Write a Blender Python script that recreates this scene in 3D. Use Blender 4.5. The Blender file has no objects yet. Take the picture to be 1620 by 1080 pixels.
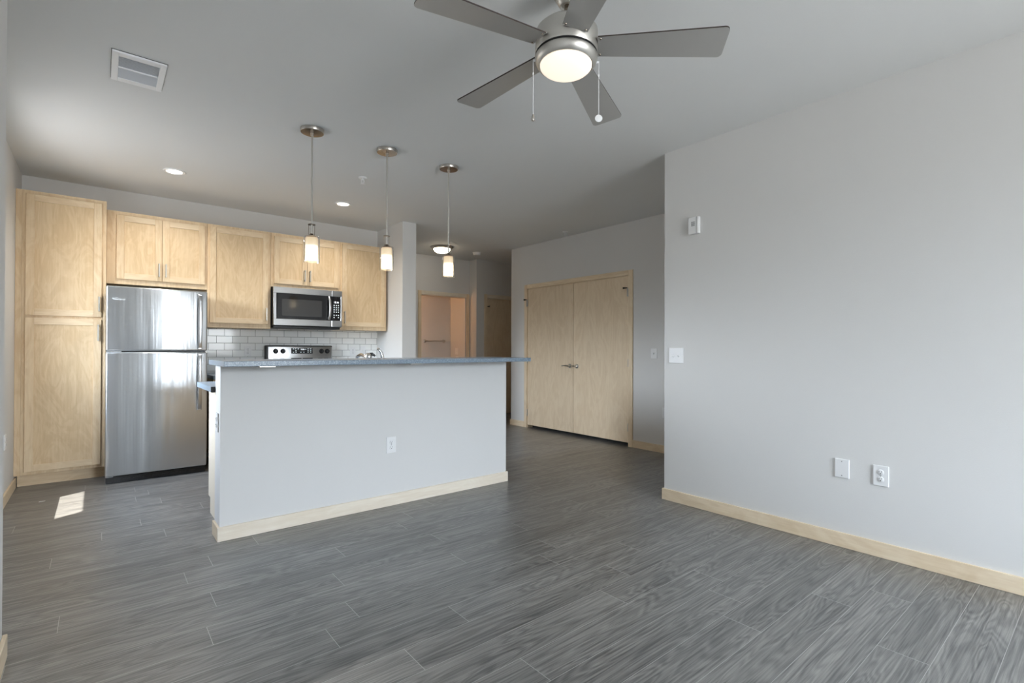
import bpy, bmesh, math, random
from mathutils import Vector, Matrix
random.seed(7)
S = bpy.context.scene
COL = S.collection
PI = math.pi

RY, WZ0, WZ1 = -2.70, 0.60, 2.45      # rear wall (behind the viewer) and its window sill and head

# ------------------------------------------------------------------ camera
H = 2.743
F_PX, YAW, PITCH, ROLL, CAM_H, CY = 793.768, 0.6878, 0.0052, 0.0033, 1.1875, 547.30
fw = Vector((math.sin(YAW) * math.cos(PITCH), math.cos(YAW) * math.cos(PITCH), math.sin(PITCH)))
rt = Vector((math.cos(YAW), -math.sin(YAW), 0))
up = rt.cross(fw)
rt2 = rt * math.cos(ROLL) + up * math.sin(ROLL)
up2 = up * math.cos(ROLL) - rt * math.sin(ROLL)
cd = bpy.data.cameras.new('camera')
cam = bpy.data.objects.new('camera', cd)
COL.objects.link(cam)
m = Matrix.Identity(4)
for i in range(3):
    m[i][0], m[i][1], m[i][2] = rt2[i], up2[i], -fw[i]
m[2][3] = CAM_H
cam.matrix_world = m
cd.sensor_fit = 'HORIZONTAL'
cd.sensor_width = 36
cd.lens = F_PX / 1620 * 36
cd.shift_y = (CY - 540) / 1620
cd.clip_start = 0.05
S.camera = cam

# ------------------------------------------------------------------ exposure, world, sun
S.view_settings.view_transform = 'Standard'
S.view_settings.look = 'None'
S.view_settings.gamma = 1
S.view_settings.use_curve_mapping = False
S.view_settings.exposure = 0.2
try:
    S.cycles.use_denoising = True
    S.cycles.max_bounces = 10
    S.cycles.diffuse_bounces = 6
    S.cycles.glossy_bounces = 5
    S.cycles.transparent_max_bounces = 12
    S.cycles.caustics_reflective = False
    S.cycles.caustics_refractive = False
    S.cycles.sample_clamp_indirect = 6
except Exception:
    pass

W = bpy.data.worlds.new('world')
S.world = W
W.use_nodes = True
nt = W.node_tree
nt.nodes.clear()
SKY_STRENGTH = 33.5
tc = nt.nodes.new('ShaderNodeTexCoord')
sep = nt.nodes.new('ShaderNodeSeparateXYZ')
ramp = nt.nodes.new('ShaderNodeValToRGB')
mr = nt.nodes.new('ShaderNodeMapRange')
mr.inputs[1].default_value = -1
mr.inputs[2].default_value = 1
bgn = nt.nodes.new('ShaderNodeBackground')
out = nt.nodes.new('ShaderNodeOutputWorld')
nt.links.new(tc.outputs['Generated'], sep.inputs[0])
nt.links.new(sep.outputs[2], mr.inputs[0])
nt.links.new(mr.outputs[0], ramp.inputs[0])
e = ramp.color_ramp.elements
e[0].position = 0.0
e[0].color = (1.3, 1.3, 1.28, 1)          # sunlit paving below
e[1].position = 1.0
e[1].color = (0.62, 0.80, 1.0, 1)
for p_, c_ in ((0.03, (0.72, 0.72, 0.72, 1)), (0.09, (0.50, 0.50, 0.50, 1)), (0.40, (0.60, 0.62, 0.63, 1)), (0.50, (0.36, 0.37, 0.37, 1)),
               (0.53, (0.50, 0.56, 0.62, 1)), (0.57, (1.18, 1.32, 1.47, 1)), (0.72, (1.0, 1.14, 1.33, 1)), (0.85, (0.7, 0.85, 1.1, 1))):
    q = e.new(p_)
    q.color = c_
# the sky is brighter on the sunny side (towards -x)
rg = nt.nodes.new('ShaderNodeValToRGB')
mx2 = nt.nodes.new('ShaderNodeMapRange')
mx2.inputs[1].default_value = -1
mx2.inputs[2].default_value = 1
nt.links.new(sep.outputs[0], mx2.inputs[0])
nt.links.new(mx2.outputs[0], rg.inputs[0])
ge = rg.color_ramp.elements
ge[0].position, ge[0].color = 0.04, (1.25, 1.25, 1.25, 1)
ge[1].position, ge[1].color = 0.16, (1, 1, 1, 1)
above = nt.nodes.new('ShaderNodeMath')
above.operation = 'GREATER_THAN'
above.inputs[1].default_value = 0.0
nt.links.new(sep.outputs[2], above.inputs[0])
# the ground on that side is dimmed to cut bounce onto the kitchen ceiling
rb = nt.nodes.new('ShaderNodeValToRGB')
nt.links.new(mx2.outputs[0], rb.inputs[0])
be = rb.color_ramp.elements
be[0].position, be[0].color = 0.20, (0.32, 0.32, 0.32, 1)
be[1].position, be[1].color = 0.42, (1, 1, 1, 1)
gs = nt.nodes.new('ShaderNodeMix')
gs.data_type = 'RGBA'
nt.links.new(above.outputs[0], gs.inputs[0])
nt.links.new(rb.outputs[0], gs.inputs[6])
nt.links.new(rg.outputs[0], gs.inputs[7])
gm = nt.nodes.new('ShaderNodeMix')
gm.data_type = 'RGBA'
gm.blend_type = 'MULTIPLY'
gm.inputs[0].default_value = 1.0
nt.links.new(ramp.outputs[0], gm.inputs[6])
nt.links.new(gs.outputs[2], gm.inputs[7])
nt.links.new(gm.outputs[2], bgn.inputs[0])
bgn.inputs[1].default_value = SKY_STRENGTH
nt.links.new(bgn.outputs[0], out.inputs[0])

sl = bpy.data.lights.new('sun', 'SUN')
sl.energy = 28
sl.angle = 0.006
sl.color = (1, 0.95, 0.86)
sun = bpy.data.objects.new('sun', sl)
COL.objects.link(sun)
sun.rotation_euler = Vector((0.84, 0.54, -2.85)).to_track_quat('-Z', 'Y').to_euler()
sun.location = (-3, -2, 6)


def portal(name, loc, rot, sx, sy):
    l = bpy.data.lights.new(name, 'AREA')
    l.shape = 'RECTANGLE'
    l.size, l.size_y = sx, sy
    l.cycles.is_portal = True
    o = bpy.data.objects.new(name, l)
    COL.objects.link(o)
    o.location = loc
    o.rotation_euler = rot


portal('window_portal', (2.05, RY - 0.155, (WZ0 + WZ1) / 2), (PI / 2, 0, 0), 1.60, WZ1 - WZ0)
portal('window_portal', (-0.705, 4.755, 1.635), (PI / 2, 0, -PI / 2), 0.79, 1.13)


# ------------------------------------------------------------------ materials
def lin(r, g, b):
    f = lambda c: ((c / 255 + 0.055) / 1.055) ** 2.4 if c > 10 else c / 255 / 12.92
    return (f(r), f(g), f(b), 1)


class N:
    """small node helper"""

    def __init__(s, name):
        s.m = bpy.data.materials.new(name)
        s.m.use_nodes = True
        s.t = s.m.node_tree
        s.b = s.t.nodes['Principled BSDF']
        s.out = s.t.nodes['Material Output']

    def n(s, typ, **kw):
        o = s.t.nodes.new(typ)
        for k, v in kw.items():
            setattr(o, k, v)
        return o

    def l(s, a, b):
        s.t.links.new(a, b)

    def val(s, sock, v):
        if hasattr(v, 'is_output'):
            s.l(v, sock)
        else:
            sock.default_value = v

    def math(s, op, a, b=0.0, c=None):
        o = s.n('ShaderNodeMath', operation=op)
        s.val(o.inputs[0], a)
        s.val(o.inputs[1], b)
        if c is not None:
            s.val(o.inputs[2], c)
        return o.outputs[0]

    def mapping(s, scale=(1, 1, 1), rand=False, coord='Object'):
        t = s.n('ShaderNodeTexCoord')
        mp = s.n('ShaderNodeMapping')
        mp.inputs['Scale'].default_value = scale
        src = t.outputs[coord]
        if rand:
            oi = s.n('ShaderNodeObjectInfo')
            cx = s.n('ShaderNodeCombineXYZ')
            r = s.math('MULTIPLY', oi.outputs['Random'], 37.0)
            s.l(r, cx.inputs[0])
            s.l(r, cx.inputs[1])
            s.l(r, cx.inputs[2])
            va = s.n('ShaderNodeVectorMath', operation='ADD')
            s.l(src, va.inputs[0])
            s.l(cx.outputs[0], va.inputs[1])
            src = va.outputs[0]
        s.l(src, mp.inputs[0])
        return mp.outputs[0]

    def noise(s, vec, scale, detail=4, rough=0.5, dist=0.0):
        o = s.n('ShaderNodeTexNoise')
        s.l(vec, o.inputs['Vector'])
        o.inputs['Scale'].default_value = scale
        o.inputs['Detail'].default_value = detail
        o.inputs['Roughness'].default_value = rough
        o.inputs['Distortion'].default_value = dist
        return o.outputs[0]

    def ramp(s, fac, stops):
        o = s.n('ShaderNodeValToRGB')
        s.l(fac, o.inputs[0])
        el = o.color_ramp.elements
        el[0].position, el[0].color = stops[0]
        el[1].position, el[1].color = stops[-1]
        for p, c in stops[1:-1]:
            x = el.new(p)
            x.color = c
        return o.outputs[0]

    def mix(s, fac, a, b, mode='MIX'):
        o = s.n('ShaderNodeMix', data_type='RGBA', blend_type=mode)
        s.val(o.inputs[0], fac)
        s.val(o.inputs[6], a)
        s.val(o.inputs[7], b)
        return o.outputs[2]

    def bump(s, h, strength, dist=0.01):
        o = s.n('ShaderNodeBump')
        o.inputs['Strength'].default_value = strength
        o.inputs['Distance'].default_value = dist
        s.l(h, o.inputs['Height'])
        s.l(o.outputs[0], s.b.inputs['Normal'])

    def set(s, **kw):
        for k, v in kw.items():
            s.val(s.b.inputs[k.replace('_', ' ')], v)
        return s


def plain(name, col, rough=0.5, metal=0.0, **kw):
    a = N(name)
    a.set(Base_Color=col, Roughness=rough, Metallic=metal, **kw)
    return a.m


def paint(name, col, rough=0.6, bump=0.12, scale=260):
    a = N(name)
    v = a.mapping()
    n1 = a.noise(v, 1.3, 2)
    c2 = tuple(x * 0.965 for x in col[:3]) + (1,)
    a.set(Base_Color=a.mix(n1, col, c2), Roughness=rough)
    a.b.inputs['Specular IOR Level'].default_value = 0.3
    a.bump(a.noise(v, scale, 3), bump, 0.002)
    return a.m


def wood(name, c0, c1, axis='z', rough=0.42, fig=1.0):
    a = N(name)
    sc = {'z': (16, 16, 1.1), 'x': (1.1, 16, 16), 'y': (16, 1.1, 16)}[axis]
    sf = {'z': (5, 5, 1.6), 'x': (1.6, 5, 5), 'y': (5, 1.6, 5)}[axis]
    v = a.mapping(sc, rand=True)
    v2 = a.mapping(sf, rand=True)
    fine = a.noise(v, 4.0, 6, 0.6, 0.3)
    big = a.noise(v2, 1.0, 4, 0.55, 1.6 * fig)
    ringm = a.math('SINE', a.math('MULTIPLY', big, 26.0))
    ring = a.math('MULTIPLY_ADD', ringm, 0.5, 0.5)
    f = a.math('ADD', a.math('MULTIPLY', fine, 0.75), a.math('MULTIPLY', ring, 0.22))
    col = a.ramp(f, [(0.25, c1), (0.72, c0)])
    oi = a.n('ShaderNodeObjectInfo')
    k = a.math('MULTIPLY_ADD', oi.outputs['Random'], 0.08, 0.95)
    hs = a.n('ShaderNodeHueSaturation')
    a.l(col, hs.inputs['Color'])
    a.l(k, hs.inputs['Value'])
    a.set(Base_Color=hs.outputs[0], Roughness=rough)
    a.b.inputs['Specular IOR Level'].default_value = 0.4
    return a.m


def steel(name, base=(0.62, 0.64, 0.66, 1), rough=0.31, aniso=0.75, streak=0.05, vert=True):
    a = N(name)
    a.set(Base_Color=base, Metallic=1.0, Roughness=rough)
    a.b.inputs['Anisotropic'].default_value = aniso
    a.b.inputs['Anisotropic Rotation'].default_value = 0.25 if vert else 0.0
    t = a.n('ShaderNodeTangent', direction_type='RADIAL', axis='Z')
    a.l(t.outputs[0], a.b.inputs['Tangent'])
    if streak:
        v = a.mapping((5.0, 5.0, 0.15))
        a.bump(a.noise(v, 1.6, 3), streak, 0.05)
    return a.m


def emit(name, col, strength, base=None):
    a = N(name)
    a.set(Base_Color=base or col, Roughness=0.35)
    a.b.inputs['Emission Color'].default_value = col
    a.b.inputs['Emission Strength'].default_value = strength
    return a.m


def clear_glass(name, refl=0.9, tint=(1, 1, 1, 1)):
    a = N(name)
    tr = a.n('ShaderNodeBsdfTransparent')
    tr.inputs[0].default_value = tint
    gl = a.n('ShaderNodeBsdfGlossy')
    gl.inputs['Roughness'].default_value = 0.02
    lw = a.n('ShaderNodeLayerWeight')
    lw.inputs[0].default_value = 0.5
    fac = a.math('MULTIPLY_ADD', a.math('POWER', lw.outputs['Facing'], 2.6), 0.75, 0.05)
    mx = a.n('ShaderNodeMixShader')
    a.l(a.math('MULTIPLY', fac, refl), mx.inputs[0])
    a.l(tr.outputs[0], mx.inputs[1])
    a.l(gl.outputs[0], mx.inputs[2])
    a.l(mx.outputs[0], a.out.inputs[0])
    return a.m


WALL = paint('wall_paint', lin(222, 221, 219), 0.62, 0.25, 240)
CEIL = paint('ceiling_paint', lin(231, 232, 231), 0.75, 0.2, 200)
MAPLE = wood('maple_vertical', lin(234, 211, 176), lin(216, 187, 147), 'z')
MAPLE_X = wood('maple_horizontal', lin(236, 214, 181), lin(220, 193, 155), 'x')
MAPLE_P = wood('maple_panel', lin(229, 203, 165), lin(212, 182, 140), 'z', fig=1.5)
TRIM_X = wood('maple_trim_x', lin(240, 231, 215), lin(227, 214, 194), 'x', fig=0.6)
TRIM_Y = wood('maple_trim_y', lin(238, 221, 194), lin(222, 200, 168), 'y', fig=0.6)
TRIM_Z = wood('maple_trim_z', lin(236, 218, 190), lin(220, 198, 166), 'z', fig=0.6)
DOORM = wood('birch_door', lin(238, 219, 191), lin(225, 203, 172), 'z', rough=0.45, fig=1.1)
WHITE = plain('white_plastic', lin(236, 236, 236), 0.35)
WHITE_METAL = plain('white_enamel', lin(248, 249, 250), 0.4)
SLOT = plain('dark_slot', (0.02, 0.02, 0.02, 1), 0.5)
GREY_SLOT = plain('grey_slot', lin(120, 122, 124), 0.5)
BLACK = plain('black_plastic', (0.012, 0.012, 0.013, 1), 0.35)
BLACK_GLASS = plain('black_glass', (0.01, 0.01, 0.011, 1), 0.06)
WINDOW_GLASS_DARK = plain('smoked_screen', (0.045, 0.044, 0.043, 1), 0.08)
STEEL = steel('brushed_steel', streak=0.12)
STEEL_H = steel('brushed_steel_plain', base=(0.50, 0.50, 0.50, 1), rough=0.28, aniso=0.5, streak=0.0)
NICKEL = plain('brushed_nickel', (0.55, 0.52, 0.48, 1), 0.30, 1.0)
NICKEL_SATIN = plain('satin_nickel', (0.62, 0.60, 0.56, 1), 0.38, 1.0)
CHROME = plain('chrome', (0.8, 0.8, 0.8, 1), 0.06, 1.0)
BRONZE = plain('dark_nickel', (0.30, 0.25, 0.20, 1), 0.25, 1.0)
BLADE = plain('blade_laminate', lin(186, 184, 180), 0.34)
BLADE.node_tree.nodes['Principled BSDF'].inputs['Metallic'].default_value = 0.35
BLADE_EDGE = plain('blade_edge', lin(52, 40, 34), 0.5)
CREAM = plain('cream_laminate', lin(226, 214, 194), 0.45)
RUBBER = plain('black_rubber', (0.015, 0.014, 0.013, 1), 0.7)
GLASS = clear_glass('clear_glass', 1.0)
PANE = clear_glass('window_glass', 0.8)
VINYL = plain('white_vinyl', lin(232, 232, 230), 0.4)
BRAND = plain('pale_lettering', lin(226, 230, 232), 0.3)
PRINT = emit('display_print', lin(215, 225, 228), 0.5)
LED_PRINT = emit('lit_digits', lin(235, 240, 245), 2.0)
PAPER = plain('white_paper', lin(240, 240, 238), 0.8)
LENS = emit('fan_light_lens', (1.0, 0.83, 0.66, 1), 0.78, lin(240, 236, 228))
CANLENS = emit('can_light_lens', (1.0, 0.90, 0.78, 1), 6.0)
DOME = emit('dome_glass_lit', (1.0, 0.84, 0.62, 1), 9)


def counter_mat():
    a = N('speckled_laminate')
    v = a.mapping()
    n1 = a.noise(v, 180, 3, 0.7)
    n2 = a.noise(v, 420, 2, 0.6)
    f = a.math('ADD', a.math('MULTIPLY', n1, 0.6), a.math('MULTIPLY', n2, 0.4))
    c = a.ramp(f, [(0.36, lin(88, 102, 116)), (0.5, lin(126, 142, 157)), (0.64, lin(178, 192, 203))])
    a.set(Base_Color=c, Roughness=0.28)
    return a.m


COUNTER = counter_mat()


def pendant_mat():
    a = N('opal_glass_lit')
    t = a.n('ShaderNodeTexCoord')
    sp = a.n('ShaderNodeSeparateXYZ')
    a.l(t.outputs['Generated'], sp.inputs[0])
    c = a.ramp(sp.outputs[2], [(0.0, (1.0, 0.86, 0.62, 1)), (0.5, (1.0, 0.82, 0.55, 1)), (1.0, (0.95, 0.62, 0.30, 1))])
    s = a.ramp(sp.outputs[2], [(0.0, (1, 1, 1, 1)), (0.45, (0.8, 0.8, 0.8, 1)), (0.66, (0.12, 0.12, 0.12, 1)), (1.0, (0.08, 0.08, 0.08, 1))])
    a.set(Base_Color=lin(240, 225, 200), Roughness=0.3)
    a.l(c, a.b.inputs['Emission Color'])
    a.l(a.math('MULTIPLY', s, 4.5), a.b.inputs['Emission Strength'])
    return a.m


OPAL = pendant_mat()


def floor_mat():
    a = N('vinyl_planks')
    t = a.n('ShaderNodeTexCoord')
    sp = a.n('ShaderNodeSeparateXYZ')
    a.l(t.outputs['Object'], sp.inputs[0])
    x, y = sp.outputs[0], sp.outputs[1]
    yy = a.math('DIVIDE', a.math('ADD', y, 20 * 0.168 - 0.462), 0.168)
    row = a.math('FLOOR', yy)
    wn = a.n('ShaderNodeTexWhiteNoise', noise_dimensions='1D')
    a.l(row, wn.inputs['W'])
    xx = a.math('ADD', a.math('DIVIDE', x, 1.22), a.math('MULTIPLY', wn.outputs[0], 5.0))
    colm = a.math('FLOOR', xx)
    cmb = a.n('ShaderNodeCombineXYZ')
    a.l(row, cmb.inputs[0])
    a.l(colm, cmb.inputs[1])
    w2 = a.n('ShaderNodeTexWhiteNoise', noise_dimensions='3D')
    a.l(cmb.outputs[0], w2.inputs['Vector'])
    rnd = w2.outputs[0]
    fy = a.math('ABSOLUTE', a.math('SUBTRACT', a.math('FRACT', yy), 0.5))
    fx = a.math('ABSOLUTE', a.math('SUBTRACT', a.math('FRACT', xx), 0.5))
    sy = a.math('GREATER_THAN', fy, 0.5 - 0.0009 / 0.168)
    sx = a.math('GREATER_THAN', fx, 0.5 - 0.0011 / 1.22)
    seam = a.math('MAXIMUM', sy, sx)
    # grain
    gv = a.n('ShaderNodeCombineXYZ')
    a.l(a.math('ADD', x, a.math('MULTIPLY', rnd, 31.0)), gv.inputs[0])
    a.l(a.math('MULTIPLY', y, 8.0), gv.inputs[1])
    a.l(a.math('MULTIPLY', rnd, 17.0), gv.inputs[2])
    g1 = a.noise(gv.outputs[0], 1.3, 2, 0.45, 0.5)
    ringm = a.math('SINE', a.math('MULTIPLY', g1, 85.0))
    ring = a.math('MULTIPLY_ADD', ringm, 0.5, 0.5)
    fv = a.n('ShaderNodeCombineXYZ')
    a.l(a.math('ADD', a.math('MULTIPLY', x, 1.5), a.math('MULTIPLY', rnd, 31.0)), fv.inputs[0])
    a.l(a.math('MULTIPLY', y, 85.0), fv.inputs[1])
    a.l(rnd, fv.inputs[2])
    g2 = a.noise(fv.outputs[0], 1.5, 8, 0.72, 0.15)
    f = a.math('ADD', a.math('MULTIPLY', ring, 0.11), a.math('ADD', a.math('MULTIPLY', g2, 0.86), a.math('MULTIPLY', g1, 0.25)))
    c = a.ramp(f, [(0.37, lin(54, 54, 55)), (0.50, lin(88, 88, 87)), (0.60, lin(112, 111, 109)), (0.78, lin(146, 144, 140))])
    hs = a.n('ShaderNodeHueSaturation')
    a.l(c, hs.inputs['Color'])
    a.l(a.math('MULTIPLY_ADD', rnd, 0.22, 0.88), hs.inputs['Value'])
    fin = a.mix(seam, hs.outputs[0], lin(176, 176, 174))  # pale seam colour paints in the light reflected along the plank joints
    a.set(Base_Color=fin, Roughness=a.math('MULTIPLY_ADD', g2, 0.16, 0.27))
    a.b.inputs['Specular IOR Level'].default_value = 1.0
    a.bump(a.math('SUBTRACT', g2, seam), 0.10, 0.004)
    return a.m


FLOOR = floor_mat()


def tile_mat():
    a = N('subway_tile')
    t = a.n('ShaderNodeTexCoord')
    sp = a.n('ShaderNodeSeparateXYZ')
    a.l(t.outputs['Object'], sp.inputs[0])
    cv = a.n('ShaderNodeCombineXYZ')
    a.l(a.math('ADD', sp.outputs[0], 0.02), cv.inputs[0])
    a.l(sp.outputs[2], cv.inputs[1])
    b = a.n('ShaderNodeTexBrick')
    b.offset = 0.5
    a.l(cv.outputs[0], b.inputs['Vector'])
    b.inputs['Color1'].default_value = lin(248, 248, 246)
    b.inputs['Color2'].default_value = lin(241, 242, 240)
    b.inputs['Mortar'].default_value = lin(142, 142, 139)
    b.inputs['Scale'].default_value = 1.0
    b.inputs['Mortar Size'].default_value = 0.0022
    b.inputs['Mortar Smooth'].default_value = 0.15
    b.inputs['Brick Width'].default_value = 0.155
    b.inputs['Row Height'].default_value = 0.0775
    a.set(Base_Color=b.outputs[0], Roughness=a.math('MULTIPLY_ADD', b.outputs[1], 0.6, 0.09))
    nz = a.noise(a.mapping((9, 9, 9)), 1.0, 2)
    a.bump(a.math('ADD', a.math('MULTIPLY', b.outputs[1], -0.6), a.math('MULTIPLY', nz, 0.5)), 0.35, 0.006)
    return a.m


TILE = tile_mat()


# ------------------------------------------------------------------ mesh builder
class MB:
    def __init__(s):
        s.bm = bmesh.new()
        s.mi = 0

    def mat(s, i):
        s.mi = i
        return s

    def _tag(s, fs):
        for f in fs:
            f.material_index = s.mi

    def box(s, x0, x1, y0, y1, z0, z1, bev=0.0, seg=2):
        b = bmesh.new()
        vs = [b.verts.new(p) for p in ((x0, y0, z0), (x1, y0, z0), (x1, y1, z0), (x0, y1, z0),
                                       (x0, y0, z1), (x1, y0, z1), (x1, y1, z1), (x0, y1, z1))]
        for q in ((3, 2, 1, 0), (4, 5, 6, 7), (0, 1, 5, 4), (1, 2, 6, 5), (2, 3, 7, 6), (3, 0, 4, 7)):
            b.faces.new([vs[i] for i in q])
        if bev > 0:
            bmesh.ops.bevel(b, geom=list(b.edges), offset=bev, segments=seg, affect='EDGES', profile=0.5)
        return s._join(b)

    def _join(s, b, mtx=None):
        if mtx is not None:
            b.transform(mtx)
        for f in b.faces:
            f.material_index = s.mi
        me = bpy.data.meshes.new('tmp')
        b.to_mesh(me)
        b.free()
        s.bm.from_mesh(me)
        bpy.data.meshes.remove(me)
        return s

    def lathe(s, prof, c, axis='z', seg=32, mtx=None):
        """prof: list of (r, h) along the axis through c"""
        b = bmesh.new()
        rings = []
        for r, h in prof:
            if r < 1e-6:
                rings.append([b.verts.new((0, 0, h))])
            else:
                rings.append([b.verts.new((r * math.cos(2 * PI * i / seg), r * math.sin(2 * PI * i / seg), h)) for i in range(seg)])
        for a, d in zip(rings, rings[1:]):
            for i in range(seg):
                j = (i + 1) % seg
                if len(a) == 1 and len(d) == 1:
                    continue
                if len(a) == 1:
                    b.faces.new((a[0], d[j], d[i]))
                elif len(d) == 1:
                    b.faces.new((a[i], a[j], d[0]))
                else:
                    b.faces.new((a[i], a[j], d[j], d[i]))
        bmesh.ops.recalc_face_normals(b, faces=list(b.faces))
        R = {'z': Matrix.Identity(4), 'y': Matrix.Rotation(PI / 2, 4, 'X'), 'x': Matrix.Rotation(PI / 2, 4, 'Y')}[axis]
        return s._join(b, Matrix.Translation(c) @ (mtx or R))

    def cyl(s, c, r, h0, h1, axis='z', seg=24, bev=0.0):
        if bev:
            pr = [(0, h0), (r - bev, h0), (r, h0 + bev), (r, h1 - bev), (r - bev, h1), (0, h1)]
        else:
            pr = [(0, h0), (r, h0), (r, h1), (0, h1)]
        return s.lathe(pr, c, axis, seg)

    def tube(s, pts, r, seg=10, cap=True):
        pts = [Vector(p) for p in pts]
        b = bmesh.new()
        rings = []
        n = None
        for i, p in enumerate(pts):
            t = (pts[min(i + 1, len(pts) - 1)] - pts[max(i - 1, 0)]).normalized()
            if n is None:
                n = t.orthogonal().normalized()
            n = (n - t * n.dot(t)).normalized()
            q = t.cross(n)
            rr = r[i] if isinstance(r, (list, tuple)) else r
            rings.append([b.verts.new(p + (n * math.cos(2 * PI * k / seg) + q * math.sin(2 * PI * k / seg)) * rr) for k in range(seg)])
        for a, d in zip(rings, rings[1:]):
            for k in range(seg):
                j = (k + 1) % seg
                b.faces.new((a[k], a[j], d[j], d[k]))
        if cap:
            b.faces.new(list(reversed(rings[0])))
            b.faces.new(rings[-1])
        bmesh.ops.recalc_face_normals(b, faces=list(b.faces))
        return s._join(b)

    def prism(s, poly, h0, h1, axis='z', bev=0.0, mtx=None):
        """polygon in the plane across the axis, extruded from h0 to h1"""
        b = bmesh.new()
        f = {'z': lambda u, v, h: (u, v, h), 'y': lambda u, v, h: (u, h, v), 'x': lambda u, v, h: (h, u, v)}[axis]
        a = [b.verts.new(f(u, v, h0)) for u, v in poly]
        d = [b.verts.new(f(u, v, h1)) for u, v in poly]
        b.faces.new(list(reversed(a)))
        b.faces.new(d)
        for i in range(len(poly)):
            j = (i + 1) % len(poly)
            b.faces.new((a[i], a[j], d[j], d[i]))
        bmesh.ops.recalc_face_normals(b, faces=list(b.faces))
        if bev:
            bmesh.ops.bevel(b, geom=list(b.edges), offset=bev, segments=2, affect='EDGES', profile=0.5)
        return s._join(b, mtx)

    def build(s, name, mats, parent=None, smooth=None, origin=None):
        me = bpy.data.meshes.new(name)
        if parent is not None:
            r = parent
            while r.parent:
                r = r.parent
            org = Vector(r.location) if r.type == 'EMPTY' or parent is not None else Vector()
        else:
            vs = [v.co for v in s.bm.verts]
            lo = [min(v[i] for v in vs) for i in range(3)]
            hi = [max(v[i] for v in vs) for i in range(3)]
            org = Vector(origin) if origin is not None else Vector(((lo[0] + hi[0]) / 2, (lo[1] + hi[1]) / 2, lo[2]))
        bmesh.ops.translate(s.bm, verts=list(s.bm.verts), vec=-org)
        s.bm.to_mesh(me)
        s.bm.free()
        for mm in (mats if isinstance(mats, (list, tuple)) else [mats]):
            me.materials.append(mm)
        o = bpy.data.objects.new(name, me)
        COL.objects.link(o)
        if parent is not None:
            o.parent = parent
        else:
            o.location = org
        if smooth:
            me.polygons.foreach_set('use_smooth', [True] * len(me.polygons))
            try:
                me.set_sharp_from_angle(angle=math.radians(smooth))
            except Exception:
                pass
        return o


def tag(o, label, cat, group=None):
    o['label'] = label
    o['category'] = cat
    if group:
        o['group'] = group
    return o


def thing(name, label, cat, loc, group=None):
    o = bpy.data.objects.new(name, None)
    COL.objects.link(o)
    o.location = loc
    o.empty_display_size = 0.1
    return tag(o, label, cat, group)


def struct(o, label=None):
    o['kind'] = 'structure'
    if label:
        o['label'] = label
    return o


def copy_thing(root, loc, label, group=None):
    r = root.copy()
    COL.objects.link(r)
    r.location = loc
    r['label'] = label
    if group:
        r['group'] = group
    for ch in list(root.children):
        c = ch.copy()
        COL.objects.link(c)
        c.parent = r
        for g in list(ch.children):
            d = g.copy()
            COL.objects.link(d)
            d.parent = c
    return r


def boxes(name, lst, mat, label=None):
    b = MB()
    for q in lst:
        b.box(*q)
    return struct(b.build(name, mat, origin=(0, 0, 0)), label)


# ------------------------------------------------------------------ room shell
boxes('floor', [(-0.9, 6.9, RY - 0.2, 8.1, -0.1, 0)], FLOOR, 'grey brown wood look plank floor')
boxes('ceiling', [(-0.9, 6.9, RY - 0.2, 8.1, H, H + 0.1)], CEIL, 'pale grey painted ceiling')
XS, XK, YB = -0.281, -0.552, 6.311
boxes('wall_left', [(-0.75, XS, RY, 2.707, 0, H)], WALL, 'near left wall, its corner at the photo edge')
KY0, KY1, KZ0, KZ1 = 4.36, 5.15, 1.07, 2.20
boxes('wall_kitchen_left', [(-0.70, XK, 2.707, KY0, 0, H), (-0.70, XK, KY1, YB, 0, H),
                            (-0.70, XK, KY0, KY1, 0, KZ0), (-0.70, XK, KY0, KY1, KZ1, H)], WALL, 'kitchen side wall left of the pantry')
boxes('wall_back', [(-0.70, 2.8554, YB, 6.45, 0, H)], WALL, 'kitchen back wall above the cabinets')
boxes('wall_kitchen_right', [(2.8554, 3.04, 5.589, 7.344, 0, H)], WALL, 'short wall end right of the kitchen cabinets')
boxes('wall_bathroom', [(2.8554, 4.085, 7.344, 7.46, 0, H), (4.968, 5.057, 7.344, 7.46, 0, H), (4.085, 4.968, 7.344, 7.46, 2.10, H)],
      WALL, 'hall wall around the bathroom doorway')
boxes('wall_entry', [(5.057, 5.265, 7.133, 7.46, 0, H), (6.215, 6.6, 7.133, 7.46, 0, H), (5.265, 6.215, 7.133, 7.46, 2.10, H),
                     (5.265, 6.215, 7.36, 7.46, 0, 2.10)], WALL, 'hall wall around the entry door')
boxes('wall_hall_end', [(6.6, 6.75, 5.98, 7.46, 0, H)], WALL)
boxes('wall_hall', [(4.992, 6.6, 5.98, 6.0942, 0, H)], WALL, 'hall side wall at the end of the closet wall')
boxes('wall_closet', [(4.992, 5.10, 2.312, 3.805, 0, H), (4.992, 5.10, 5.722, 5.98, 0, H), (4.992, 5.10, 3.805, 5.722, 2.10, H)],
      WALL, 'grey wall around the double closet doors')
boxes('wall_closet_back', [(5.70, 5.80, 2.312, 5.98, 0, H)], WALL)
boxes('wall_return', [(3.62, 5.80, 2.18, 2.312, 0, H)], WALL)
boxes('wall_right', [(3.468, 3.62, RY, 2.312, 0, H)], WALL, 'long pale wall on the right side')
boxes('wall_rear', [(-0.75, 3.62, RY - 0.15, RY, 0, WZ0), (-0.75, 3.62, RY - 0.15, RY, WZ1, H), (-0.75, 1.25, RY - 0.15, RY, WZ0, WZ1),
                    (2.00, 2.08, RY - 0.15, RY, WZ0, WZ1), (2.85, 3.62, RY - 0.15, RY, WZ0, WZ1)], WALL)
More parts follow.
